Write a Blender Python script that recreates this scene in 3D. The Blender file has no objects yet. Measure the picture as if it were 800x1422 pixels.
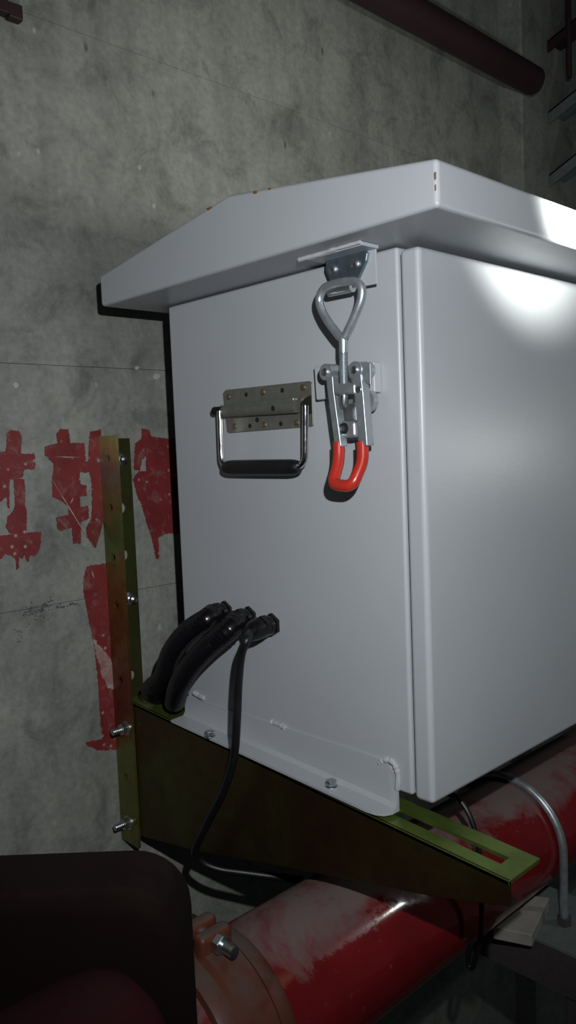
import bpy, bmesh, math, random
from mathutils import Vector, Matrix, Euler
random.seed(7)
SC = bpy.context.scene
COL = SC.collection

# ------------------------------------------------------------------ camera
CAM = Vector((-0.4993, -0.6910, 0.2826))
ROT = Euler((1.4931, 0.0397, -0.7651), 'XYZ')
FPX = 1115.8
cd = bpy.data.cameras.new('camera'); cam = bpy.data.objects.new('camera', cd); COL.objects.link(cam)
cam.location = CAM; cam.rotation_euler = ROT
cd.sensor_fit = 'HORIZONTAL'; cd.sensor_width = 36.0; cd.lens = FPX * 36.0 / 800.0
cd.clip_start = 0.01; cd.clip_end = 50
SC.camera = cam
MR = ROT.to_matrix()

# ------------------------------------------------------------------ world, lights, exposure
W = bpy.data.worlds.new('world'); SC.world = W; W.use_nodes = True
W.node_tree.nodes['Background'].inputs[0].default_value = (0.62, 0.75, 0.78, 1)
W.node_tree.nodes['Background'].inputs[1].default_value = 0.028
vs = SC.view_settings
vs.view_transform = 'Standard'; vs.look = 'None'; vs.gamma = 1.0; vs.exposure = 0.3; vs.use_curve_mapping = False


def spot(name, loc, target, watts, size, blend, radius, color):
    ld = bpy.data.lights.new(name, 'SPOT'); ld.energy = watts; ld.spot_size = math.radians(size)
    ld.spot_blend = blend; ld.shadow_soft_size = radius; ld.color = color
    o = bpy.data.objects.new(name, ld); COL.objects.link(o); o.location = loc
    o.rotation_euler = (Vector(target) - Vector(loc)).to_track_quat('-Z', 'Y').to_euler()
    return o


# the photographer's lamp, a hand's breadth above and right of the lens
spot('hand_lamp', CAM + MR @ Vector((0.045, 0.10, -0.02)), (0.0, -0.16, 0.315), 13.0, 107, 1.0, 0.005, (0.96, 0.99, 1.0))
# a second person's torch shining on the lid from the right, beyond the frame
spot('torch', (0.128, -0.468, 0.450), (0.150, -0.377, 0.480), 5.0, 98, 1.0, 0.008, (0.97, 1.0, 0.92))


# a weak lamp farther along the pipe run
pl_ = bpy.data.lights.new('far_lamp', 'POINT'); pl_.energy = 0.9; pl_.shadow_soft_size = .008; pl_.color = (.95, 1, .97)
po_ = bpy.data.objects.new('far_lamp', pl_); COL.objects.link(po_); po_.location = (0.56, -0.64, 0.27)


# ------------------------------------------------------------------ pixel helpers
def ray(u, v):
    return MR @ Vector(((u - 400) / FPX, -(v - 711) / FPX, -1.0))


def px(u, v, ax, val):
    d = ray(u, v); t = (val - CAM[ax]) / d[ax]
    return CAM + d * t


def F(u, v, n=0.0):      # a point n in front of the cabinet's side face
    return px(u, v, 0, -n)


# ------------------------------------------------------------------ materials
MATS = {}


class NT:
    def __init__(s, name):
        s.m = bpy.data.materials.new(name); s.m.use_nodes = True
        s.t = s.m.node_tree; s.b = s.t.nodes['Principled BSDF']; MATS[name] = s.m
        s.tc = s.t.nodes.new('ShaderNodeTexCoord')
        s.geo = s.t.nodes.new('ShaderNodeNewGeometry')

    def link(s, a, b): s.t.links.new(a, b)

    def noise(s, scale, detail=4, rough=.55, stretch=None, dist=0.0):
        n = s.t.nodes.new('ShaderNodeTexNoise'); n.inputs['Scale'].default_value = scale
        n.inputs['Detail'].default_value = detail; n.inputs['Roughness'].default_value = rough
        n.inputs['Distortion'].default_value = dist
        src = s.geo.outputs['Position']
        if stretch:
            mp = s.t.nodes.new('ShaderNodeMapping'); mp.inputs['Scale'].default_value = stretch
            s.link(src, mp.inputs['Vector']); src = mp.outputs['Vector']
        s.link(src, n.inputs['Vector']); return n.outputs['Fac']

    def voro(s, scale, stretch=None):
        n = s.t.nodes.new('ShaderNodeTexVoronoi'); n.inputs['Scale'].default_value = scale
        src = s.geo.outputs['Position']
        if stretch:
            mp = s.t.nodes.new('ShaderNodeMapping'); mp.inputs['Scale'].default_value = stretch
            s.link(src, mp.inputs['Vector']); src = mp.outputs['Vector']
        s.link(src, n.inputs['Vector']); return n.outputs['Distance']

    def ramp(s, fac, stops):
        r = s.t.nodes.new('ShaderNodeValToRGB'); s.link(fac, r.inputs['Fac'])
        e = r.color_ramp.elements
        while len(e) < len(stops): e.new(0.5)
        for el, (p, c) in zip(e, stops):
            el.position = p; el.color = (c, c, c, 1) if isinstance(c, (int, float)) else (*c, 1)
        return r.outputs['Color']

    def mix(s, fac, a, b, mode='MIX'):
        m = s.t.nodes.new('ShaderNodeMix'); m.data_type = 'RGBA'; m.blend_type = mode
        for sock, v in ((m.inputs[0], fac), (m.inputs[6], a), (m.inputs[7], b)):
            if hasattr(v, 'links'): s.link(v, sock)
            elif isinstance(v, (int, float)) and sock == m.inputs[0]: sock.default_value = v
            else: sock.default_value = (*v, 1)
        return m.outputs[2]

    def math(s, op, a, b=0.0):
        m = s.t.nodes.new('ShaderNodeMath'); m.operation = op
        for sock, v in ((m.inputs[0], a), (m.inputs[1], b)):
            if hasattr(v, 'links'): s.link(v, sock)
            else: sock.default_value = v
        return m.outputs[0]

    def bump(s, h, strength, dist=0.001):
        b = s.t.nodes.new('ShaderNodeBump'); b.inputs['Strength'].default_value = strength
        b.inputs['Distance'].default_value = dist
        s.link(h, b.inputs['Height']); s.link(b.outputs[0], s.b.inputs['Normal'])

    def set(s, color=None, rough=None, metal=None, **k):
        for nm, v in (('Base Color', color), ('Roughness', rough), ('Metallic', metal)):
            if v is None: continue
            if hasattr(v, 'links'): s.link(v, s.b.inputs[nm])
            else: s.b.inputs[nm].default_value = (*v, 1) if nm == 'Base Color' else v
        for nm, v in k.items(): s.b.inputs[nm.replace('_', ' ')].default_value = v
        return s.m


def nz(s):
    sp = s.t.nodes.new('ShaderNodeSeparateXYZ'); s.link(s.geo.outputs['Normal'], sp.inputs[0]); return sp.outputs['Z']


def make_materials():
    # concrete
    m = NT('concrete')
    big = m.noise(3.2, 5, .6)
    c = m.ramp(big, [(.28, (.17, .175, .158)), (.5, (.25, .255, .232)), (.72, (.315, .318, .288))])
    mott = m.noise(17, 6, .7, dist=.6)
    c = m.mix(.9, c, m.ramp(mott, [(.30, .50), (.48, .95), (.66, 1.10)]), 'MULTIPLY')
    streak = m.noise(9, 4, .6, (3.0, 1, .35))
    c = m.mix(.45, c, m.ramp(streak, [(.32, .62), (.55, 1.05)]), 'MULTIPLY')
    fine = m.noise(160, 3, .6)
    c = m.mix(.55, c, m.ramp(fine, [(.3, .72), (.7, 1.2)]), 'MULTIPLY')
    patch = m.ramp(m.noise(5.5, 4, .65, dist=.8), [(.60, 0), (.70, 1)])
    c = m.mix(m.math('MULTIPLY', patch, .55), c, (.105, .108, .112))
    spots = m.ramp(m.voro(38, (1, 1, .7)), [(.05, 1), (.12, 0)])
    gate = m.ramp(m.noise(14, 2), [(.55, 0), (.62, 1)])
    c = m.mix(m.math('MULTIPLY', m.math('MULTIPLY', spots, gate), .6), c, (.44, .44, .40))
    pits = m.ramp(m.voro(24, (1, 1, .45)), [(.035, 1), (.08, 0)])
    gate2 = m.ramp(m.noise(8, 2), [(.50, 0), (.58, 1)])
    pit = m.math('MULTIPLY', pits, gate2)
    c = m.mix(m.math('MULTIPLY', pit, .75), c, (.06, .06, .065))
    m.bump(m.math('SUBTRACT', m.noise(70, 6, .7), pit), .35, .002)
    m.set(c, .88)
    # dark joint filler behind the panels
    m = NT('joint'); m.set((.10, .10, .095), .95)
    # powder coat
    m = NT('powder_coat')
    c = m.ramp(m.noise(6, 4), [(.3, (.385, .402, .430)), (.7, (.415, .432, .460))])
    sc = m.ramp(m.noise(90, 2, .5), [(.74, 0), (.80, 1)])
    c = m.mix(m.math('MULTIPLY', sc, .25), c, (.35, .35, .36))
    m.bump(m.noise(420, 2, .5), .10, .0006)
    m.set(c, .36); m.b.inputs['Specular IOR Level'].default_value = .4
    # plated bracket
    m = NT('yellow_zinc_painted_reflection')
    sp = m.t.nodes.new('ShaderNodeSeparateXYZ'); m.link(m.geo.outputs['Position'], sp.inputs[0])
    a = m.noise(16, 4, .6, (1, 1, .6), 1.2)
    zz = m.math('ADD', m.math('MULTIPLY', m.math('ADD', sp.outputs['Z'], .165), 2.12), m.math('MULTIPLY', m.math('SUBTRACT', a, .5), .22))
    c = m.ramp(zz, [(.03, (.17, .17, .045)), (.24, (.19, .19, .05)), (.33, (.18, .06, .035)), (.56, (.20, .085, .03)), (.68, (.24, .15, .045)), (.76, (.13, .19, .06)), (.84, (.25, .20, .06)), (.92, (.27, .19, .17)), (.985, (.48, .42, .16))])  # plating hues by height; red-brown band is the wall paint's reflection, painted in
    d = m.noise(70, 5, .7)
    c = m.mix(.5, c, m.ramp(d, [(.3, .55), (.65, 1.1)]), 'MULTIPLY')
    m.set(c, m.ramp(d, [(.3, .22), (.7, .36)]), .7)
    m = NT('olive_zinc')
    c = m.ramp(m.noise(26, 4, .6), [(.3, (.075, .07, .025)), (.55, (.09, .10, .032)), (.75, (.075, .10, .035))])
    m.set(c, .36, .7)
    m = NT('arm_zinc')
    a = m.noise(9, 4, .6, (1, 1, 1), .8)
    c = m.ramp(a, [(.3, (.07, .034, .018)), (.5, (.075, .050, .018)), (.68, (.085, .085, .022))])
    c = m.mix(.45, c, m.ramp(m.noise(55, 4, .7), [(.3, .6), (.7, 1.15)]), 'MULTIPLY')
    m.set(c, .42, .8)
    m = NT('green_zinc')
    c = m.ramp(m.noise(22, 4, .6), [(.3, (.13, .17, .04)), (.6, (.22, .31, .07)), (.8, (.30, .36, .10))])
    m.set(c, .38, .75)

    def metal(name, col, r, sc=120, met=1.0):
        m = NT(name); n = m.noise(sc, 4, .6)
        c = m.mix(.5, col, m.ramp(n, [(.3, .65), (.7, 1.1)]), 'MULTIPLY')
        m.set(c, m.ramp(n, [(.3, r), (.7, min(1, r + .14))]), met)
    metal('bright_zinc', (.62, .64, .66), .26)
    metal('blue_zinc', (.22, .28, .33), .22, met=.85)
    metal('lever_zinc', (.46, .50, .53), .32, met=.75)
    metal('chrome', (.75, .75, .77), .08)
    metal('dull_steel', (.27, .27, .24), .30, met=.7)
    metal('brass', (.50, .36, .24), .36)
    metal('dark_steel', (.055, .058, .055), .5)
    metal('grey_steel', (.20, .23, .235), .45, met=.45)
    metal('support_paint', (.06, .048, .052), .7, met=.0)
    metal('channel_paint', (.13, .155, .15), .6, met=.0)
    m = NT('black_hole'); m.set((.006, .006, .006), .8)
    m = NT('black_rubber'); m.set(m.ramp(m.noise(80), [(.3, (.004, .004, .005)), (.7, (.009, .008, .011))]), .42); m.bump(m.noise(600), .2, .0004)
    m = NT('black_plastic'); m.set((.0045, .0035, .005), .24)
    m = NT('red_vinyl'); m.set(m.ramp(m.noise(60), [(.3, (.40, .022, .013)), (.7, (.47, .032, .02))]), .28)
    m = NT('rust'); m.set(m.ramp(m.noise(300), [(.35, (.10, .045, .015)), (.65, (.26, .14, .05))]), .9)
    m = NT('weld'); m.set((.44, .45, .47), .4)

    # painted pipe with settled dust on its upper side
    def pipe(name, red, dust, amount, gloss=.26):
        m = NT(name)
        c = m.ramp(m.noise(14, 4, .6), [(.3, tuple(x * .65 for x in red)), (.7, red)])
        up = m.ramp(nz(m), [(.48, 0), (.95, 1)])
        n = m.noise(11, 6, .7, dist=.5)
        f = m.math('ADD', m.math('MULTIPLY', up, .55), m.math('MULTIPLY', m.math('SUBTRACT', n, .54), 1.7))
        f = m.ramp(f, [(.18, 0), (.52, amount)])
        sp = m.ramp(m.noise(120, 3, .6), [(.66, 0), (.74, .6)])
        f = m.math('MAXIMUM', f, m.math('MULTIPLY', sp, .5))
        c = m.mix(f, c, dust)
        m.set(c, m.ramp(f, [(0, gloss), (.7, .8)]))
        m.bump(m.noise(150, 4), .05, .001)
    pipe('red_pipe', (.20, .010, .013), (.15, .132, .128), .8, .13)
    pipe('orange_primer', (.13, .034, .017), (.085, .064, .054), .9, .5)
    pipe('maroon', (.034, .005, .008), (.020, .008, .009), .6, .85)
    pipe('brown_maroon', (.0085, .0035, .003), (.011, .0062, .005), .9, .9)
    pipe('high_pipe', (.032, .011, .015), (.03, .018, .02), .4, .6)
    for k in ('maroon', 'brown_maroon'): MATS[k].node_tree.nodes['Principled BSDF'].inputs['Specular IOR Level'].default_value = .12
    # red wall paint, thin and speckled
    m = NT('wall_paint')
    c = m.ramp(m.noise(24, 5, .65), [(.3, (.13, .012, .014)), (.7, (.215, .024, .026))])
    thin = m.ramp(m.noise(55, 6, .75, dist=.5), [(.53, 0), (.66, .9)])
    c = m.mix(m.math('MULTIPLY', thin, .8), c, (.20, .12, .11))
    sp = m.ramp(m.voro(95), [(.10, 1), (.22, 0)])
    g = m.ramp(m.noise(30, 2), [(.44, 0), (.52, 1)])
    c = m.mix(m.math('MULTIPLY', sp, g), c, (.33, .25, .23))
    m.bump(m.noise(90, 5), .2, .001)
    m.set(c, .55)
    m = NT('worn_plaster'); m.set(m.ramp(m.noise(60, 5, .7), [(.35, (.24, .10, .09)), (.6, (.36, .28, .26))]), .85)
    m = NT('chalk'); m.set((.45, .36, .33), .9)
    m = NT('plaster'); m.set((.40, .395, .36), .9)
    m = NT('ink'); m.set((.09, .085, .105), .9)
    m = NT('pale_board'); m.set(m.ramp(m.noise(30, 4), [(.3, (.26, .24, .21)), (.7, (.36, .335, .30))]), .8)


make_materials()
M = MATS


# ------------------------------------------------------------------ mesh helpers
def wloc(o):
    v = Vector((0, 0, 0))
    while o: v += o.location; o = o.parent
    return v


def obj(name, bm, mat, parent=None, smooth=35, bevel=0, seg=2):
    bmesh.ops.recalc_face_normals(bm, faces=bm.faces)
    me = bpy.data.meshes.new(name)
    if parent: bmesh.ops.translate(bm, verts=bm.verts, vec=-wloc(parent))
    bm.to_mesh(me); bm.free()
    me.materials.append(M[mat])
    o = bpy.data.objects.new(name, me); COL.objects.link(o)
    if parent: o.parent = parent
    if smooth:
        for p in me.polygons: p.use_smooth = True
        me.set_sharp_from_angle(angle=math.radians(smooth))
    if bevel:
        md = o.modifiers.new('bevel', 'BEVEL'); md.width = bevel; md.segments = seg; md.limit_method = 'ANGLE'
        md.angle_limit = math.radians(40); md.harden_normals = True
    return o


def thing(name, label, cat, loc=(0, 0, 0), group=None):
    o = bpy.data.objects.new(name, None); COL.objects.link(o); o.location = loc
    o.empty_display_size = .02
    return tag(o, label, cat, group)


def tag(o, label, cat=None, group=None):
    o['label'] = label
    if cat: o['category'] = cat
    if group: o['group'] = group
    return o


def struct(o): o['kind'] = 'structure'; return o


def B(): return bmesh.new()


def box(bm, lo, hi):
    lo = Vector(lo); hi = Vector(hi)
    r = bmesh.ops.create_cube(bm, size=1)
    for v in r['verts']:
        v.co = Vector((lo[i] + (hi[i] - lo[i]) * (v.co[i] + .5) for i in range(3)))
    return bm


def prism(bm, pts, vec):
    vec = Vector(vec)
    a = [bm.verts.new(p) for p in pts]; b = [bm.verts.new(Vector(p) + vec) for p in pts]
    bm.faces.new(a); bm.faces.new(b[::-1])
    n = len(pts)
    for i in range(n): bm.faces.new((a[i], b[i], b[(i + 1) % n], a[(i + 1) % n]))
    return bm


def tube(bm, pts, r, seg=12, closed=False, cap=True, flat=None):
    pts = [Vector(p) for p in pts]; n = len(pts)
    rs = r if isinstance(r, (list, tuple)) else [r] * n
    tans = []
    for i in range(n):
        a = pts[i - 1] if (i > 0 or closed) else pts[0]
        b = pts[(i + 1) % n] if (i < n - 1 or closed) else pts[-1]
        tans.append((b - a).normalized())
    t = tans[0]; up = Vector((0, 0, 1)) if abs(t.z) < .9 else Vector((0, 1, 0))
    nn = (up - t * up.dot(t)).normalized(); rings = []
    for i in range(n):
        t = tans[i]; nn = (nn - t * nn.dot(t)).normalized(); bb = t.cross(nn)
        rings.append([bm.verts.new(pts[i] + (nn * math.cos(2 * math.pi * k / seg) + bb * math.sin(2 * math.pi * k / seg)) * rs[i]) for k in range(seg)])
    for i in range(n if closed else n - 1):
        A = rings[i]; C = rings[(i + 1) % n]
        for k in range(seg): bm.faces.new((A[k], A[(k + 1) % seg], C[(k + 1) % seg], C[k]))
    if cap and not closed:
        bm.faces.new(rings[0][::-1]); bm.faces.new(rings[-1])
    return bm


def cyl(bm, a, b, r, seg=16, r2=None): return tube(bm, [a, b], [r, r if r2 is None else r2], seg)


def spline(pts, n=8, closed=False):
    P = [Vector(p) for p in pts]; out = []; m = len(P)
    for i in range(m if closed else m - 1):
        p1, p2 = P[i], P[(i + 1) % m]
        p0 = P[i - 1] if (closed or i > 0) else p1 * 2 - p2
        p3 = P[(i + 2) % m] if (closed or i + 2 < m) else p2 * 2 - p1
        for k in range(n):
            t = k / n
            out.append(.5 * ((2 * p1) + (p2 - p0) * t + (2 * p0 - 5 * p1 + 4 * p2 - p3) * t * t + (3 * p1 - p0 - 3 * p2 + p3) * t ** 3))
    if not closed: out.append(P[-1])
    return out


def rounded(pts, r, n=5):    # round the corners of an open polyline
    P = [Vector(p) for p in pts]; out = [P[0]]
    for i in range(1, len(P) - 1):
        a = (P[i - 1] - P[i]); b = (P[i + 1] - P[i]); d = min(r, a.length * .49, b.length * .49)
        A = P[i] + a.normalized() * d; C = P[i] + b.normalized() * d
        for k in range(n + 1):
            t = k / n; out.append(A * (1 - t) ** 2 + P[i] * 2 * t * (1 - t) + C * t * t)
    out.append(P[-1]); return out


def plate_holes(bm, O, L, Wd, T, length, width, holes, seg=14):
    """plate along L from O, width along Wd, thickness T vector; holes = (s, w, radius) sorted by s"""
    O = Vector(O); L = Vector(L).normalized(); Wd = Vector(Wd).normalized(); T = Vector(T)
    def P(s, w, k): return O + L * s + Wd * w + T * k
    def quad(pts): bm.faces.new([bm.verts.new(p) for p in pts])
    cuts = [0.0]
    for s, w, r in holes: cuts += [s - r * 1.6, s + r * 1.6]
    cuts.append(length)
    for i in range(0, len(cuts) - 1):
        a, b = cuts[i], cuts[i + 1]
        for k in (0, 1):
            if i % 2 == 0: quad([P(a, 0, k), P(b, 0, k), P(b, width, k), P(a, width, k)])
            else:
                s, w, r = holes[i // 2]
                N = seg * 2
                inner = [(s + r * math.cos(2 * math.pi * j / N), w + r * math.sin(2 * math.pi * j / N)) for j in range(N)]
                outer = []
                for j in range(N):
                    cx, sy = math.cos(2 * math.pi * j / N), math.sin(2 * math.pi * j / N)
                    q = []
                    if cx > 1e-9: q.append((b - s) / cx)
                    if cx < -1e-9: q.append((a - s) / cx)
                    if sy > 1e-9: q.append((width - w) / sy)
                    if sy < -1e-9: q.append((0 - w) / sy)
                    t = min(q); outer.append((s + t * cx, w + t * sy))
                for j in range(N):
                    jj = (j + 1) % N
                    quad([P(*inner[j], k), P(*outer[j], k), P(*outer[jj], k), P(*inner[jj], k)])
                    # close the cell's corners
                    o1, o2 = outer[j], outer[jj]
                    for cs in (a, b):
                        for cw in (0, width):
                            on1 = abs(o1[0] - cs) < 1e-7 and abs(o2[1] - cw) < 1e-7
                            on2 = abs(o2[0] - cs) < 1e-7 and abs(o1[1] - cw) < 1e-7
                            if (on1 or on2) and not (abs(o1[0] - cs) < 1e-7 and abs(o1[1] - cw) < 1e-7) and not (abs(o2[0] - cs) < 1e-7 and abs(o2[1] - cw) < 1e-7):
                                quad([P(*o1, k), P(cs, cw, k), P(*o2, k)])
                    if k == 0: quad([P(*inner[j], 0), P(*inner[jj], 0), P(*inner[jj], 1), P(*inner[j], 1)])
        quad([P(a, 0, 0), P(b, 0, 0), P(b, 0, 1), P(a, 0, 1)]); quad([P(a, width, 0), P(b, width, 0), P(b, width, 1), P(a, width, 1)])
    quad([P(0, 0, 0), P(0, width, 0), P(0, width, 1), P(0, 0, 1)]); quad([P(length, 0, 0), P(length, width, 0), P(length, width, 1), P(length, 0, 1)])
    bmesh.ops.remove_doubles(bm, verts=bm.verts, dist=1e-6)
    return bm


# ================================================================== the setting
G = 0.115            # wall plane
ZF = -1.15           # floor
XC = 0.84            # where the pilaster starts
wall = struct(obj('wall_back', box(B(), (-2.2, G + .012, ZF), (XC, G + .2, 2.6)), 'joint', smooth=0))
rows = [ZF, -.30, .1245, .3833, .7455, 1.30, 1.9, 2.6]
gap = .00025
for zi in range(len(rows) - 1):
    off = -.9 if zi % 2 else -1.3
    xs = [-2.2, off, XC]
    for xi in range(2):
        pr = random.uniform(0, .0006)
        obj('concrete_panel', box(B(), (xs[xi] + gap, G + pr, rows[zi] + gap), (xs[xi + 1] - gap, G + .012, rows[zi + 1] - gap)), 'concrete', wall, smooth=0)
wr = struct(obj('wall_right', box(B(), (XC + .0005, G - .045, ZF), (3.0, G + .2, 2.6)), 'concrete', smooth=0, bevel=.004))
struct(obj('floor', box(B(), (-2.2, -2.4, ZF - .1), (3.0, G + .2, ZF - .0005)), 'concrete', smooth=0))
struct(obj('ceiling', box(B(), (-2.2, -2.4, 2.6005), (3.0, G + .2, 2.7)), 'concrete', smooth=0))


# ---- red characters brushed on the wall (traced as outlines on the wall plane)
def jag(poly, step, amp):
    out = []
    n = len(poly)
    for i in range(n):
        a = Vector(poly[i]); b = Vector(poly[(i + 1) % n]); m = max(1, int((b - a).length / step))
        for k in range(m):
            p = a.lerp(b, k / m)
            out.append((p[0] + random.uniform(-amp, amp), p[1] + random.uniform(-amp, amp)))
    return out


LAYER = [0]


def paint(polys, label, mat='wall_paint', name='painted_character', crop=True, step=5, amp=2.0, th=.0007):
    bm = B()
    for poly in polys:
        LAYER[0] += 1
        pts = []
        for (cx, cy) in jag(poly, step, amp):
            u, v = (cx / 2.842, 560 + cy / 2.842) if crop else (cx, cy)
            q = px(u, v, 1, G - th - .00012 * (LAYER[0] % 6)); pts.append(q)
        prism(bm, pts, (0, .0022 + 0 * th, 0))
    bm.normal_update()
    bmesh.ops.triangulate(bm, faces=[f for f in bm.faces if len(f.verts) > 4])
    o = obj(name, bm, mat, wall, smooth=0); o['label'] = label
    return o


paint([[(-70, 190), (25, 190), (28, 120), (45, 105), (75, 110), (85, 130), (85, 200), (135, 200), (140, 215), (138, 260), (95, 262), (90, 290), (60, 300), (38, 300), (38, 415), (30, 412), (27, 370), (0, 390), (-70, 390)],
       [(55, 295), (98, 300), (100, 400), (106, 430), (106, 500), (95, 516), (40, 514), (25, 490), (30, 450), (50, 430), (60, 400)],
       [(-70, 525), (0, 522), (100, 512), (163, 507), (162, 545), (155, 582), (135, 607), (122, 597), (110, 628), (98, 600), (85, 615), (76, 600), (76, 650), (66, 658), (62, 612), (40, 600), (20, 595), (5, 615), (-70, 600)]],
      'red brushed character ending in a dripping bar')
paint([[(178, 170), (228, 158), (225, 120), (240, 100), (272, 105), (276, 155), (335, 158), (338, 230), (372, 235), (376, 262), (340, 275), (315, 270), (318, 320), (342, 322), (343, 365), (315, 370), (318, 410), (350, 405), (352, 455), (320, 470), (320, 553), (290, 553), (285, 490), (240, 505), (228, 495), (225, 450), (270, 440), (275, 410), (245, 385), (210, 370), (208, 300), (215, 240), (180, 205)],
       [(356, 110), (398, 105), (412, 250), (412, 300), (418, 440), (400, 500), (378, 572), (345, 525), (342, 490), (362, 460), (366, 380), (362, 300), (350, 250)]],
      'red brushed character beside the steel upright')
paint([[(560, 100), (590, 105), (597, 132), (665, 140), (760, 140), (760, 510), (690, 512), (655, 515), (625, 530), (630, 610), (618, 617), (600, 530), (582, 480), (560, 400), (540, 360), (527, 300), (548, 268), (578, 268), (578, 205), (562, 225), (550, 265), (528, 262), (535, 160), (560, 140)]],
      'red brushed character half hidden by the cabinet')
paint([[(333, 680), (345, 642), (440, 630), (470, 640), (478, 900), (490, 1000), (492, 1240), (478, 1372), (440, 1365), (420, 1372), (385, 1370), (345, 1350), (340, 1338), (405, 1325), (398, 1250), (386, 1080), (372, 960), (350, 850), (330, 740)]],
      'long red brushed stroke behind the steel upright')
paint([[(370, 930), (400, 965), (430, 1000), (455, 1050), (462, 1130), (430, 1125), (405, 1085), (395, 1040), (380, 1000)]], 'pale scuffed patch on the long red stroke', 'worn_plaster', 'scuffed_patch', step=6, amp=3, th=.0016)
# scratches, pale spots and ink marks
for (a, b) in (((205, 300), (370, 570)), ((215, 212), (320, 213)), ((280, 395), (290, 372)), ((362, 660), (372, 690))):
    d = Vector((b[0] - a[0], b[1] - a[1])).normalized(); n = Vector((-d.y, d.x)) * 1.6
    m_ = ((a[0] + b[0]) / 2, (a[1] + b[1]) / 2)
    paint([[(a[0] - n.x * .5, a[1] - n.y * .5), (m_[0] - n.x, m_[1] - n.y), b, (m_[0] + n.x, m_[1] + n.y)]], 'pale scratch through the red paint', 'chalk', 'scratch', step=12, amp=.7, th=.0018)
for (u, v, r) in ((217, 523, 5), (22, 535, 4), (190, 511, 2.5), (290, 745, 0)):
    if r: paint([[(u + r * math.cos(t) * random.uniform(.7, 1.2), v + r * math.sin(t) * random.uniform(.7, 1.2)) for t in [k * .63 for k in range(10)]]], 'pale plaster fleck', 'plaster', 'plaster_fleck', crop=False, step=3, amp=.5)
flecks = []
for (a, b, n, sp, sz) in (((26, 888), (45, 838), 26, 4, 2.2), ((40, 850), (108, 838), 34, 3.5, 2.6), ((60, 846), (73, 828), 14, 2.5, 2.4), ((45, 860), (85, 852), 14, 5, 1.6)):
    for k in range(n):
        t = random.random(); u = a[0] + (b[0] - a[0]) * t + random.gauss(0, sp); v = a[1] + (b[1] - a[1]) * t + random.gauss(0, sp * .6)
        w, h = random.uniform(.4, 1) * sz, random.uniform(.25, .6) * sz
        flecks.append([(u + w * math.cos(q) * random.uniform(.6, 1.1), v + h * math.sin(q) * random.uniform(.6, 1.1)) for q in [z * .9 for z in range(7)]])
paint(flecks, 'dark ink flecks by the joint', 'ink', 'ink_smudge', crop=False, step=9, amp=.1, th=.0004)

# ================================================================== the cabinet
D, H, OX, OY, OB, TD, HF, HR, WID = .30, .4357, .0542, .0768, .0405, .0202, .0312, .0287, .52
cab = thing('equipment_cabinet', 'light grey painted steel cabinet with gabled lid on the plated wall bracket', 'cabinet', (WID / 2, -D / 2, 0))
body = obj('body', box(B(), (0, -D, 0), (WID, 0, H - .0015)), 'powder_coat', cab, bevel=.003, seg=3)
# dark rubber seal in the door gap
obj('door_seal', box(B(), (.004, -D - .0016, .006), (WID - .004, -D + .0005, H - .008)), 'black_rubber', cab, smooth=0)
# door: shallow pan with rounded edges, its return lip hanging a little lower
bm = B(); box(bm, (0, -D - TD, -.002), (WID, -D - .0014, H - .0045))
obj('door', bm, 'powder_coat', cab, bevel=.0045, seg=4)
# lid: gabled prism
yb, yf = OB, -D - OY; ym = (yb + yf) / 2
bm = B()
prism(bm, [(-OX, yb, H), (-OX, yf, H), (-OX, yf, H + HF), (-OX, ym, H + HF + HR), (-OX, yb, H + HF)], (WID + 2 * OX, 0, 0))
lid = obj('lid', bm, 'powder_coat', cab, bevel=.0035, seg=3); lid['label'] = 'gabled rain lid with chipped rusty edges'


def chip(ptsw, out):
    bm = B(); prism(bm, ptsw, out); return obj('rust_chip', bm, 'rust', lid, smooth=0)


def chip_px(poly, ax, val, out):
    return chip([px(u, v, ax, val) for u, v in poly], out)


xs_ = -OX - .0001
chip_px([(602.6, 240), (604.6, 238.5), (605, 247), (603.8, 250), (602.6, 247)], 0, xs_ - .0002, (.0008, 0, 0))
chip_px([(603.4, 257), (604.8, 256), (605, 263), (603.8, 265)], 0, xs_ - .0002, (.0008, 0, 0))
chip_px([(352, 265), (357, 264.5), (357, 268), (353, 269.5), (351, 267.5)], 0, xs_ - .0002, (.0008, 0, 0))
chip_px([(372, 261), (376, 260.5), (375, 263), (372.5, 263.5)], 0, xs_ - .0002, (.0008, 0, 0))
chip_px([(286, 290), (293, 286.5), (294, 288.5), (289, 292)], 0, xs_ - .0002, (.0008, 0, 0))


# mounting flange: vertical leg welded to the side, horizontal leg bolted on the arm
def flz(y): return .002 + .0565 * y


def armz(y): return -.0006 + .066 * y


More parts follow.
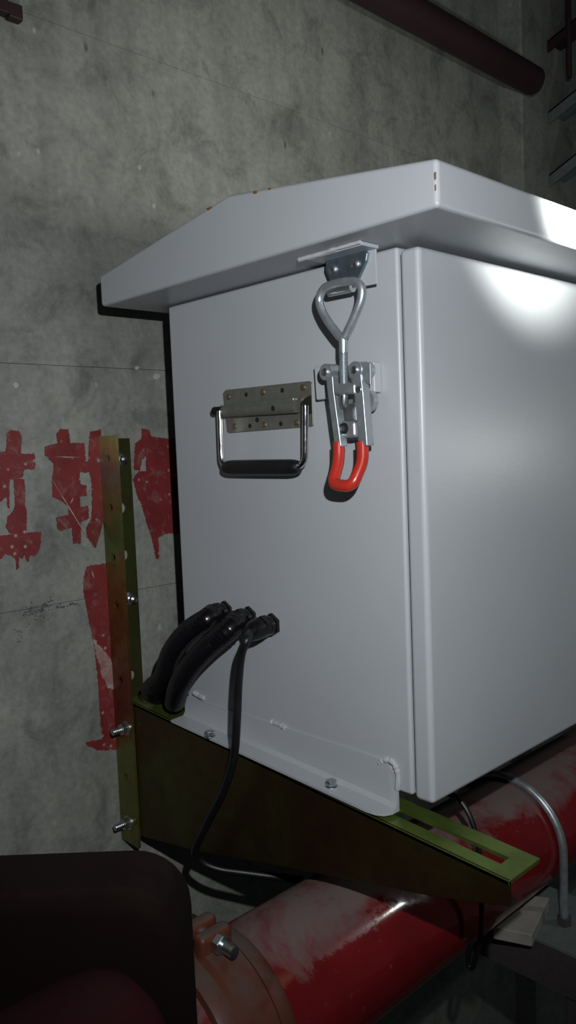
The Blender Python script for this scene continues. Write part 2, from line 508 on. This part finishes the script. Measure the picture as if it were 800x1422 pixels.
bm = B()
ysteps = [0.002, -.05, -.1, -.15, -.2, -.25, -.268, -.277, -.283, -.286]
prof = []
for y in ysteps:
    t = max(0, (-y - .268) / .018)
    ztop = .0235 - (1 - math.sqrt(max(0, 1 - t * t))) * .02
    xo = -.0215 + (1 - math.sqrt(max(0, 1 - t * t))) * .012
    z = flz(y)
    prof.append([(0.0, y, ztop), (-.0022, y, ztop), (-.0026, y, z + .005), (-.005, y, z + .001), (xo, y, z), (xo, y, z - .0022), (0, y, z - .0022)])
rings = [[bm.verts.new(q) for q in p] for p in prof]
for a, b in zip(rings, rings[1:]):
    for k in range(7): bm.faces.new((a[k], a[(k + 1) % 7], b[(k + 1) % 7], b[k]))
bm.faces.new(rings[0]); bm.faces.new(rings[-1][::-1])
fl = obj('mounting_flange', bm, 'powder_coat', cab, smooth=30)
for pts, r in (([(526, 1060), (535, 1055), (545, 1058), (551, 1068), (553, 1082), (552, 1096)], .0026), ([(378, 1003), (385, 1005), (396, 1010)], .0027), ([(270, 962), (276, 966), (283, 969)], .0027)):
    bm = B(); P = [F(u, v, .0014) for u, v in pts]; P = spline(P, 5)
    tube(bm, P, [r * random.uniform(.7, 1.15) for _ in P], 8); obj('weld_bead', bm, 'weld', fl)
for (u, v) in ((291, 1017), (460, 1087)):
    c = px(u, v, 2, flz(-.06 if u < 300 else -.235) + .004); z = flz(c.y)
    bm = B(); cyl(bm, (c.x, c.y, z - .001), (c.x, c.y, z + .0008), .0060, 18); cyl(bm, (c.x, c.y, z + .001), (c.x, c.y, z + .0056), .0052, 6)
    o = obj('hex_bolt', bm, 'bright_zinc', fl, smooth=25, bevel=.0004, seg=1)

# ---- sprung carry handle
hp = [F(u, v, .0015) for u, v in ((309, 546), (313, 541.5), (429, 529), (433, 532), (435, 591), (432, 592.5), (318, 601.5), (315, 600))]
bm = prism(B(), hp, (.0018, 0, 0))
hand = obj('carry_handle', bm, 'dull_steel', cab, smooth=0, bevel=.0005, seg=1); hand['label'] = 'sprung carry handle with steel plate and black grip'
a, b = F(312, 571, .007), F(413, 564, .007)
obj('spring_tube', tube(B(), [a, b], .0058, 20), 'dull_steel', hand)
bm = B(); prism(bm, [F(312, 563, .0035), F(414, 552, .0035), F(414, 557, .0035), F(312, 568, .0035)], (-.006, 0, 0)); obj('tube_lip', bm, 'dull_steel', hand, bevel=.001)
a, b = F(298, 571, .0085), F(314, 570, .0085)
obj('pivot_pin', tube(B(), [a, b], .0042, 14), 'dark_steel', hand)
bm = prism(B(), [F(416, 562, .003), F(424, 553, .003), F(432, 549, .003), F(433, 574, .003), F(421, 575, .003)], (-.0006, 0, 0)); obj('spring_slot', bm, 'black_hole', hand, smooth=0)
N_ = .0125
pth = rounded([F(305, 571, N_), F(308, 650, N_), F(424, 648, N_), F(424, 563, N_)], .012, 6)
obj('bail', tube(B(), pth, .0029, 14), 'chrome', hand)
a, b = F(312, 649.5, N_), F(416, 649, N_); dv = (b - a)
gp = [a + dv * t for t in (0, .02, .06, .12, .5, .88, .94, .98, 1)]
obj('grip', tube(B(), gp, [.0042, .0058, .0068, .0072, .0073, .0072, .0068, .0058, .0042], 20), 'black_rubber', hand)
for (u, v, kind) in ((317, 551, 1), (342, 548, 0), (365, 544.5, 1), (392, 542, 0), (421, 538, 1), (326, 592, 1), (347, 591.5, 0), (367, 590, 1), (390, 588.5, 0), (412, 587, 1)):
    c = F(u, v, .0015)
    if kind: o = obj('rivet', tube(B(), [c, c + Vector((-.0009, 0, 0)), c + Vector((-.0016, 0, 0))], [.0030, .0027, .0013], 14), 'brass', hand)
    else: o = obj('plate_hole', tube(B(), [c + Vector((.0002, 0, 0)), c + Vector((-.0002, 0, 0))], .0022, 14), 'black_hole', hand)

c = F(379, 567, .0127); obj('plate_hole', tube(B(), [c + Vector((.0006, 0, 0)), c + Vector((-.0002, 0, 0))], .0024, 12), 'black_hole', hand)
c = F(357, 583, .0017); obj('plate_hole', tube(B(), [c + Vector((.0002, 0, 0)), c + Vector((-.0002, 0, 0))], .0024, 12), 'black_hole', hand)
# ---- toggle latch: pad, base, loop bolt, lever with red grips
pad = obj('latch_pad', prism(B(), [F(446, 510, .0), F(529, 503, .0), F(531, 545, .0), F(449, 556, .0)], (-.009, 0, 0)), 'powder_coat', cab, smooth=0, bevel=.0012)
bm = prism(B(), [F(452, 512, .0092), F(512, 504, .0092), F(514, 533, .0092), F(505, 539, .0092), F(506, 610, .0092), F(468, 612, .0092), F(458, 560, .0092)], (-.0018, 0, 0))
latch = obj('toggle_latch', bm, 'lever_zinc', cab, smooth=0, bevel=.0004, seg=1); latch['label'] = 'zinc toggle latch with red dipped lever'
c = F(511, 557, .012); obj('base_lug', cyl(B(), c + Vector((.003, 0, 0)), c + Vector((-.003, 0, 0)), .0085, 24), 'lever_zinc', latch)
bm = prism(B(), [F(456, 562, .0112), F(500, 560, .0112), F(500, 585, .0112), F(464, 585, .0112)], (-.0008, 0, 0)); obj('bright_strip', bm, 'bright_zinc', latch, smooth=0)
# ears
for (u, v, nn) in ((460, 517, .02), (501, 514, .02)):
    c = F(u, v, nn)
    obj('ear', tube(B(), [c + Vector((.010, 0, 0)), c + Vector((-.007, 0, 0))], .0066, 20), 'lever_zinc', latch)
    obj('pivot_rivet', tube(B(), [c + Vector((-.0065, 0, 0)), c + Vector((-.0085, 0, 0)), c + Vector((-.0092, 0, 0))], [.0032, .003, .0015], 14), 'bright_zinc', latch)


def bar(pts, w, n0, n1):     # flat bar following px points, width w px, from n0 to n1 off the face
    L, R = [], []
    for (u, v) in pts: L.append((u - w / 2, v)); R.append((u + w / 2, v))
    poly = [F(u, v, n1) for u, v in L + R[::-1]]
    return prism(B(), poly, (n1 - n0, 0, 0))


lever = obj('lever', bar([(457, 522), (459, 545), (469, 620)], 9, .019, .0275), 'lever_zinc', latch, smooth=0, bevel=.0008)
obj('lever_cheek', bar([(495, 519), (498, 545), (504, 619)], 12, .019, .0275), 'lever_zinc', latch, smooth=0, bevel=.0008)
obj('ear_plate', prism(B(), [F(u, v, .0262) for u, v in ((494, 510), (499, 504), (506, 502), (514, 504), (514.5, 534), (508, 531), (499, 525))], (.0022, 0, 0)), 'lever_zinc', latch, smooth=0, bevel=.0004, seg=1)
c = F(498, 541, .0275); obj('cheek_rivet', cyl(B(), c + Vector((.001, 0, 0)), c + Vector((-.0008, 0, 0)), .0026, 14), 'bright_zinc', latch)
obj('cross_block', bar([(477, 532), (478, 548)], 30, .016, .0292), 'lever_zinc', latch, smooth=0, bevel=.002)
obj('lower_block', bar([(479, 584), (480, 608)], 26, .012, .024), 'lever_zinc', latch, smooth=0, bevel=.003)
c = F(477.5, 595, .0245); obj('block_screw', tube(B(), [c + Vector((.001, 0, 0)), c + Vector((-.0008, 0, 0))], .0045, 16), 'black_hole', latch)
obj('screw_tip', tube(B(), [c + Vector((.001, 0, 0)), c + Vector((-.0014, 0, 0))], .0022, 10), 'bright_zinc', latch)
NR = .0255
gripp = rounded([F(470.5, 614, .024), F(471, 640, .026), F(461.5, 673, .036), F(489, 675.5, .036), F(504.5, 640, .026), F(503.5, 614, .024)], .007, 6)
gr = obj('lever_grip', tube(B(), gripp, .0047, 16), 'red_vinyl', latch); gr['label'] = 'red vinyl dipped lever end'
# loop bolt
loop = [F(u, v, NR) for u, v in ((476, 470), (462, 455), (450, 437), (443.5, 418), (449, 402), (462, 395), (478, 391.5), (493, 391), (502, 399), (502, 414), (495, 434), (485, 455))]
lp = obj('loop_bolt', tube(B(), spline(loop, 6, True), .0034, 14, closed=True), 'lever_zinc', latch)
rod = [F(477, 466, NR), F(477, 490, NR), F(477.5, 505, NR), F(478, 552, NR)]
bm = tube(B(), rod[:2], .0036, 14)
a, b = rod[1], F(478, 556, NR); nth = 44; P, Rr = [], []
for k in range(nth * 2 + 1): P.append(a.lerp(b, k / (nth * 2))); Rr.append(.0036 if k % 2 else .0032)
tube(bm, P, Rr, 12); obj('threaded_rod', bm, 'lever_zinc', lp)
a, b = F(478, 549, NR), F(477.5, 566, NR)
obj('rod_nut', tube(B(), [a, a.lerp(b, .6), b], [.0038, .0036, .002], 12), 'bright_zinc', lp)
# keeper on a white tab hanging from the lid
tabn = .012
tab = obj('keeper_tab', prism(B(), [F(458, 352, tabn), F(521, 338, tabn), F(523, 394, tabn), F(462, 406, tabn)], (.002, 0, 0)), 'powder_coat', cab, smooth=0, bevel=.0004, seg=1)
ta, tb = F(452, 350, tabn), F(524, 336, tabn)
bm = box(B(), (-.030, tb.y, H - .0032), (-.0105, ta.y + .004, H - .0002)); obj('tab_foot', bm, 'powder_coat', tab, smooth=0, bevel=.0004, seg=1)
P = spline([Vector((-.031 + random.uniform(-.001, .001), ta.y + .012 + (tb.y - ta.y - .012) * t, H - .0012)) for t in (0, .2, .4, .6, .8, 1)], 4)
obj('weld_bead', tube(B(), P, [.0018 * random.uniform(.5, 1.2) for _ in P], 8), 'weld', tab)
kp = [(453, 347), (487, 339), (488, 350), (505, 346), (510, 351), (508, 362), (496, 389), (461, 397), (452, 374)]
keep = obj('latch_keeper', prism(B(), [F(u, v, .0155) for u, v in kp], (.0032, 0, 0)), 'blue_zinc', cab, smooth=0, bevel=.0006, seg=2)
for (u, v) in ((463, 374), (494, 366.5)):
    c = F(u, v, .0155)
    s_ = obj('pan_screw', tube(B(), [c, c + Vector((-.0012, 0, 0)), c + Vector((-.0024, 0, 0)), c + Vector((-.0028, 0, 0))], [.0045, .0042, .0026, .0005], 18), 'bright_zinc', keep)
a, b = F(457, 405, .019), F(490, 398, .019)
obj('keeper_hook', tube(B(), [a, a.lerp(b, .5), b], .0042, 16), 'bright_zinc', keep)
obj('keeper_web', prism(B(), [F(459, 394, .016), F(496, 386, .016), F(491, 399, .019), F(458, 406, .019)], (.003, 0, 0)), 'blue_zinc', keep, smooth=0)

# ---- cable glands
gl = []
for i, (u, v) in enumerate(((314, 849), (347, 857), (379, 867))):
    c = F(u, v, 0)
    bm = B(); cyl(bm, c, c + Vector((-.004, 0, 0)), .0112, 6); cyl(bm, c + Vector((-.004, 0, 0)), c + Vector((-.009, 0, 0)), .0094, 18)
    g = obj('cable_gland', bm, 'black_plastic', cab, smooth=30, bevel=.0006, seg=1)
    bm = B(); cyl(bm, c + Vector((-.009, 0, 0)), c + Vector((-.016, 0, 0)), .0108, 6)
    if i == 2: tube(bm, [c + Vector((-.016, 0, 0)), c + Vector((-.026, 0, -.002)), c + Vector((-.032, 0, -.004))], [.0104, .0094, .0068], 16)
    obj('gland_nut', bm, 'black_plastic', g, smooth=30, bevel=.0006, seg=1)
    gl.append(c)


# ================================================================== conduits and cable
def hose(pts, r, label):
    sp = spline(pts, 10)
    # resample evenly
    d = [0]
    for a, b in zip(sp, sp[1:]): d.append(d[-1] + (b - a).length)
    n = int(d[-1] / .0012); P = []; j = 0
    for k in range(n + 1):
        s = d[-1] * k / n
        while j < len(d) - 2 and d[j + 1] < s: j += 1
        P.append(sp[j].lerp(sp[j + 1], (s - d[j]) / max(1e-9, d[j + 1] - d[j])))
    o = obj('corrugated_conduit', tube(B(), P, [r if k % 3 else r * .93 for k in range(len(P))], 22), 'black_plastic', smooth=60)
    tag(o, label, 'conduit', 'black conduits beside the cabinet')


c1, c2, c3 = gl
V = Vector
hose([c1 + V((-.015, 0, 0)), F(286, 861, .027), F(261, 878, .032), F(239, 906, .032), F(227, 940, .027), V((-.0215, .036, .028)), V((.002, .055, .0145)), V((.03, .060, .0145)), V((.055, .060, .002)), V((.075, .060, -.02))], .0112,
     'black corrugated conduit from the cabinet gland closest to the wall')
hose([c2 + V((-.015, 0, 0)), F(319, 874, .029), F(294, 894, .037), F(268, 921, .039), F(250, 950, .034), V((-.0165, -.001, .0225)), V((.002, .024, .0145)), V((.03, .030, .0145)), V((.055, .028, .002)), V((.075, .028, -.02))], .0112,
     'black corrugated conduit from the middle gland of the cabinet')
cb = [c3 + Vector((-.028, 0, -.001)), F(343, 888, .046), F(335, 910, .047), F(331, 950, .046), F(329, 1000, .046), F(325, 1050, .044), F(312, 1095, .042), F(292, 1135, .040), F(275, 1170, .038), F(271, 1186, .034), F(282, 1198, .026), F(305, 1207, .014), F(340, 1212, -.004), F(378, 1217, -.024), F(420, 1222, -.05)]
o = obj('thin_cable', tube(B(), spline(cb, 8), .0040, 12), 'black_rubber')
tag(o, 'thin black cable hanging across the bracket arm', 'cable')

# ================================================================== wall bracket
XP = -.022
br = thing('wall_bracket', 'yellow zinc plated steel wall bracket with slotted arm', 'bracket', (XP, G, -.16))
ZB, ZT = -.165, .306
hz = [px(u, v, 0, XP).z for u, v in ((173, 1078), (169, 945), (165, 842), (162, 775), (158, 705), (155, 637))]
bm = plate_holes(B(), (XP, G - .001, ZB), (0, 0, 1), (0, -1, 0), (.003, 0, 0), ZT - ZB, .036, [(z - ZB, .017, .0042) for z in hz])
up = obj('upright', bm, 'yellow_zinc_painted_reflection', br, smooth=0)
hw = [px(u, v, 1, G).z for u, v in ((186, 936), (176, 770), (172, 705))]
bm = plate_holes(B(), (XP + .003, G - .001, ZB + .005), (0, 0, 1), (1, 0, 0), (0, -.003, 0), ZT - ZB - .008, .036, [(z - ZB - .005, .020, .0062) for z in hw])
obj('wall_leg', bm, 'olive_zinc', br, smooth=0)
# pale wall seen through the punched holes: holes are open; the arm
tz = armz
WX = XP + .0032
bm = prism(B(), [(WX, G - .006, tz(G - .006)), (WX, -.398, tz(-.398)), (WX, -.398, -.0455), (WX, -.331, -.0644), (WX, -.258, -.0794), (WX, -.026, -.1326), (WX, .069, -.1495), (WX, G - .006, -.152)], (.003, 0, 0))
obj('arm_web', bm, 'arm_zinc', br, smooth=0, bevel=.0006, seg=1)
ang = math.atan(.066); Ld = Vector((0, -math.cos(ang), -math.sin(ang)))
O = Vector((WX, G - .02, tz(G - .02)))
Lt = (G - .02 + .398) / math.cos(ang)
Wx = .043; th = Vector((0, 0, -.003))
# slotted top flange: strips around two slots
s0, s1 = Lt - .118, Lt - .016; wa, wb = .0155, .0275


def strip(bm, sa, sb, a, b):
    q = [O + Ld * s + Vector((w, 0, 0)) for s, w in ((sa, a), (sb, a), (sb, b), (sa, b))]
    prism(bm, q, th)


bm = B(); strip(bm, 0, s0, .003, Wx); strip(bm, s1, Lt, .003, Wx); strip(bm, s0, s1, .003, wa); strip(bm, s0, s1, wb, Wx)
strip(bm, 0, Lt, 0, .003)
o = obj('arm_top', bm, 'green_zinc', br, smooth=0)
# return plate at the wall end of the arm and back spacer
bm = box(B(), (WX + .003, G - .022, -.14), (WX + .04, G - .019, tz(G - .02) - .003)); obj('end_plate', bm, 'arm_zinc', br, smooth=0)
# bolts through upright and arm
for (u, v) in ((176, 1011), (179, 1142)):
    c = px(u, v, 0, XP)
    bm = cyl(B(), c + Vector((.010, 0, 0)), c + Vector((-.0015, 0, 0)), .0085, 20); cyl(bm, c + Vector((-.0015, 0, 0)), c + Vector((-.0078, 0, 0)), .0068, 6)
    o = obj('arm_bolt', bm, 'bright_zinc', br, smooth=25, bevel=.0004, seg=1)
    bm = B(); P = [c + Vector((-.0078 - .0011 * k, 0, 0)) for k in range(11)]; tube(bm, P, [.0038 if k % 2 else .0034 for k in range(11)], 12)
    obj('bolt_thread', bm, 'bright_zinc', o)
for (u, v) in ((171, 638), (184, 832)):
    c = px(u, v, 1, G - .012); c.x = max(c.x, XP + .011)
    bm = cyl(B(), (c.x, G, c.z), (c.x, G - .0055, c.z), .0078, 20); cyl(bm, (c.x, G - .0055, c.z), (c.x, G - .011, c.z), .0062, 6)
    tube(bm, [(c.x, G - .011, c.z), (c.x, G - .016, c.z), (c.x, G - .018, c.z)], [.0048, .0044, .002], 14)
    obj('anchor_bolt', bm, 'bright_zinc', br, smooth=30)

# ================================================================== red pipe run
PY, PZ, PR = -.19497, -.18252, .0660


def ring_pts(x, R, n=48): return [(x, PY + R * math.cos(2 * math.pi * k / n), PZ + R * math.sin(2 * math.pi * k / n)) for k in range(n)]


def lathe_x(bm, prof, n=56, ring=False):
    rings = [[bm.verts.new(q) for q in ring_pts(x, r, n)] for x, r in prof]
    for a, b in zip(rings, rings[1:]):
        for k in range(n): bm.faces.new((a[k], a[(k + 1) % n], b[(k + 1) % n], b[k]))
    if ring:
        for k in range(n): bm.faces.new((rings[-1][k], rings[-1][(k + 1) % n], rings[0][(k + 1) % n], rings[0][k]))
    else: bm.faces.new(rings[0]); bm.faces.new(rings[-1][::-1])
    return bm


o = obj('red_pipe', lathe_x(B(), [(-.134, PR), (1.6, PR)]), 'red_pipe')
tag(o, 'dusty red painted pipe running under the cabinet', 'pipe')
o = obj('red_pipe', lathe_x(B(), [(-.9, PR), (-.136, PR)]), 'red_pipe')
tag(o, 'red pipe end joined by the primer-coloured coupling', 'pipe')
cp = thing('pipe_coupling', 'orange primer grooved coupling clamped round the red pipe', 'coupling', (-.135, PY, PZ - PR))
bm = lathe_x(B(), [(-.166, PR + .0004), (-.166, PR + .008), (-.160, PR + .0105), (-.152, PR + .0105), (-.148, PR + .0145), (-.122, PR + .0145), (-.118, PR + .0105), (-.110, PR + .0105), (-.104, PR + .008), (-.104, PR + .0004)], ring=True)
obj('clamp_ring', bm, 'orange_primer', cp)
# bolting lugs on top
for sgn in (-1, 1):
    y0 = PY + sgn * .003
    bm = box(B(), (-.151, min(y0, y0 + sgn * .013), PZ + PR), (-.119, max(y0, y0 + sgn * .013), PZ + PR + .027))
    obj('lug', bm, 'orange_primer', cp, bevel=.005, seg=3)
xx, zz = -.135, PZ + PR + .0185
b_ = obj('clamp_bolt', tube(B(), [(xx, PY + .026, zz), (xx, PY - .036, zz)], .0045, 14), 'bright_zinc', cp)
for sgn in (-1, 1):
    bm = cyl(B(), (xx, PY + sgn * .0162, zz), (xx, PY + sgn * .0235, zz), .0082, 6); obj('clamp_nut', bm, 'bright_zinc', b_, smooth=20, bevel=.0006, seg=1)
# U-bolt
UX = .312; UR = PR + .0049
ub = [(UX, PY - UR, -.292)] + [(UX, PY - UR * math.cos(math.pi * k / 28), PZ + UR * math.sin(math.pi * k / 28)) for k in range(29)] + [(UX, PY + UR, -.292)]
o = obj('u_bolt', tube(B(), ub, .0047, 14), 'lever_zinc')
tag(o, 'bare steel U-bolt strapping the red pipe down', 'U-bolt')
# support: channel beam from the wall on a post
ZS = -.2632; bx0, bx1 = .268, .372
sup = thing('pipe_support', 'dark steel channel and post carrying the red pipe', 'support', (.32, -.2, ZF))
bm = B(); box(bm, (bx0, -.62, ZS - .005), (bx1, G - .001, ZS)); obj('channel_top', bm, 'channel_paint', sup, smooth=0, bevel=.001)
for x0 in (bx0, bx1 - .005):
    obj('channel_leg', box(B(), (x0, -.62, ZS - .052), (x0 + .005, G - .001, ZS - .005)), 'support_paint', sup, smooth=0)
obj('post', box(B(), (bx0 + .006, -.345, ZF), (bx1 - .006, -.285, ZS - .0055)), 'support_paint', sup, smooth=0, bevel=.003)
for yy in (PY - UR, PY + UR):
    bm = cyl(B(), (UX, yy, ZS), (UX, yy, ZS + .008), .0085, 6); obj('u_bolt_nut', bm, 'support_paint', sup, smooth=20)
# shim board between pipe and channel
zt = PZ - PR - .0002
sh = [px(u, v, 2, zt) for u, v in ((684, 1287), (739, 1298), (763, 1246), (718, 1240))]
o = obj('shim_board', prism(B(), sh, (0, 0, ZS - zt + .0002)), 'pale_board', smooth=0, bevel=.0015)
tag(o, 'pale scrap board wedged between pipe and steel channel', 'board')
# wire loop
wl = [px(u, v, 0, .135) for u, v in ((618, 1098), (634, 1106), (648, 1124), (658, 1148), (665, 1180), (668, 1215), (669, 1255), (668, 1295), (662, 1325), (656, 1344), (650, 1336), (654, 1310))]
wl = [Vector((.09, wl[0].y + .02, .0))] + wl
o = obj('wire_loop', tube(B(), spline(wl, 6), .0026, 10), 'black_rubber')
tag(o, 'dark wire looping down in front of the red pipe', 'wire')

# ---- dark fitting in front of the pipe
Fh = Vector((math.sin(-ROT.z), math.cos(-ROT.z), 0)); Rh = Vector((math.cos(ROT.z), math.sin(ROT.z), 0))
C0 = Vector((CAM.x, CAM.y, 0))


def cf(lat, fwd, z): return C0 + Rh * lat + Fh * fwd + Vector((0, 0, z))


val = thing('valve_body', 'dark maroon painted valve body beside the orange coupling', 'valve', cf(-.14, .48, -.1150))


def cfpx(u, v, fwd):
    d = ray(u, v); t = fwd / d.dot(Fh); p = CAM + d * t; return (p - C0).dot(Rh), p.z


xr = cfpx(277, 1400, .512)[0]; ztop = cfpx(120, 1181, .505)[1]
prof = []
RC = .036
for k in range(9):
    t = math.pi / 2 * k / 8; prof.append((xr - RC + RC * math.sin(t), ztop - RC + RC * math.cos(t)))
outline = [(-.42, ztop)] + prof + [(xr, -.1150), (-.42, -.1150)]
bm = prism(B(), [cf(l, .45, z) for l, z in outline], Fh * .062)
obj('bonnet', bm, 'brown_maroon', val, smooth=30, bevel=.012, seg=4)
# lower round body along the pipe's direction
pt = []
l_, z_ = cfpx(250, 1400, .43); a = cf(l_ - .028, .43, z_ - .02); dx = Vector((-1, 0, 0))
for s, r in ((-.012, .012), (-.009, .028), (0, .040), (.012, .046), (.03, .048), (.4, .048)): pt.append((a + dx * s, r))
obj('round_body', tube(B(), [p for p, r in pt], [r for p, r in pt], 40), 'maroon', val)

# ================================================================== high on the wall
a, b = px(548, 8, 1, G - .079), px(716, 96, 1, G - .079)
hd = Vector((1, 0, 0)); z0 = (a.z + b.z) / 2
hx1 = px(737, 107, 1, G - .075).x
o = obj('wall_pipe', tube(B(), [(-2.1, G - .079, z0), (hx1, G - .079, z0)], .023, 28), 'high_pipe')
tag(o, 'dark maroon pipe fixed high along the concrete wall', 'pipe')
# slanted steel angle bars on the pilaster
for i, (p0, p1, lab) in enumerate((((731, 166), (812, 114), 'upper slanted steel angle bar on the pilaster'), ((731, 252), (812, 203), 'lower slanted steel angle bar on the pilaster'))):
    q0 = px(*p0, 1, G - .046); q1 = px(*p1, 1, G - .046)
    q0 = px(*p0, 0, .93); q1 = px(*p1, 0, .93)
    q0.y = min(q0.y, G - .047)
    dirv = (q1 - q0); q1 = q0 + dirv * 3
    bmx = prism(B(), [q0, q1, q1 + Vector((.06, 0, 0)), q0 + Vector((.06, 0, 0))], (0, 0, -.003))
    prism(bmx, [q0, q1, q1 + Vector((0, 0, -.022)), q0 + Vector((0, 0, -.022))], (.003, 0, 0))
    tag(obj('angle_bar', bmx, 'grey_steel', smooth=0), lab, 'steel bar', 'slanted bars at the pilaster')
q0 = px(730, 70, 0, .93); q0.y = min(q0.y, G - .047); q1 = px(812, 14, 0, .93); q1 = q0 + (q1 - q0) * 3
bmx = prism(B(), [q0, q1, q1 + Vector((.05, 0, 0)), q0 + Vector((.05, 0, 0))], (0, 0, -.003)); prism(bmx, [q0, q1, q1 + Vector((0, 0, -.02)), q0 + Vector((0, 0, -.02))], (.003, 0, 0))
tag(obj('angle_bar', bmx, 'high_pipe', smooth=0), 'maroon painted slanted steel angle bar above the grey ones', 'steel bar', 'slanted bars at the pilaster')
for (u, v0, v1, lab) in ((748, 58, 104, 'thin dark hanger rod below the maroon slanted bar at the pilaster'), (791, 30, 108, 'thin dark hanger rod crossing the maroon slanted bar')):
    a = px(u, v1, 0, .925); b = px(u, v0, 0, .925)
    o = obj('hanger_rod', tube(B(), [a, (a.x, a.y, b.z + .4)], .0045, 10), 'high_pipe'); tag(o, lab, 'rod')
a = px(735, -12, 0, .95)
o = obj('overhead_pipe', tube(B(), [(.80, G - .20, a.z + .035), (2.9, G - .20, a.z + .035)], .05, 28), 'high_pipe'); tag(o, 'thick dark maroon pipe overhead near the pilaster', 'pipe')
# small grey clip at the top left of the wall
a = px(0, 0, 1, G); b = px(24, 14, 1, G)
cl = thing('wall_clip', 'small grey clip with a dark maroon foot on the wall', 'clip', (a.x, G, a.z))
obj('clip_plate', box(B(), (a.x - .06, G - .006, b.z), (b.x, G - .0001, b.z + .06)), 'grey_steel', cl, smooth=0, bevel=.001)
b2 = px(26, 36, 1, G)
obj('clip_foot', box(B(), (px(7, 36, 1, G).x, G - .012, b2.z), (b2.x, G - .0001, b.z)), 'high_pipe', cl, smooth=0, bevel=.002)
obj('clip_bar', box(B(), (a.x - .06, G - .012, px(0, 23, 1, G).z), (px(7, 23, 1, G).x - .0003, G - .0001, b.z)), 'high_pipe', cl, smooth=0, bevel=.001)
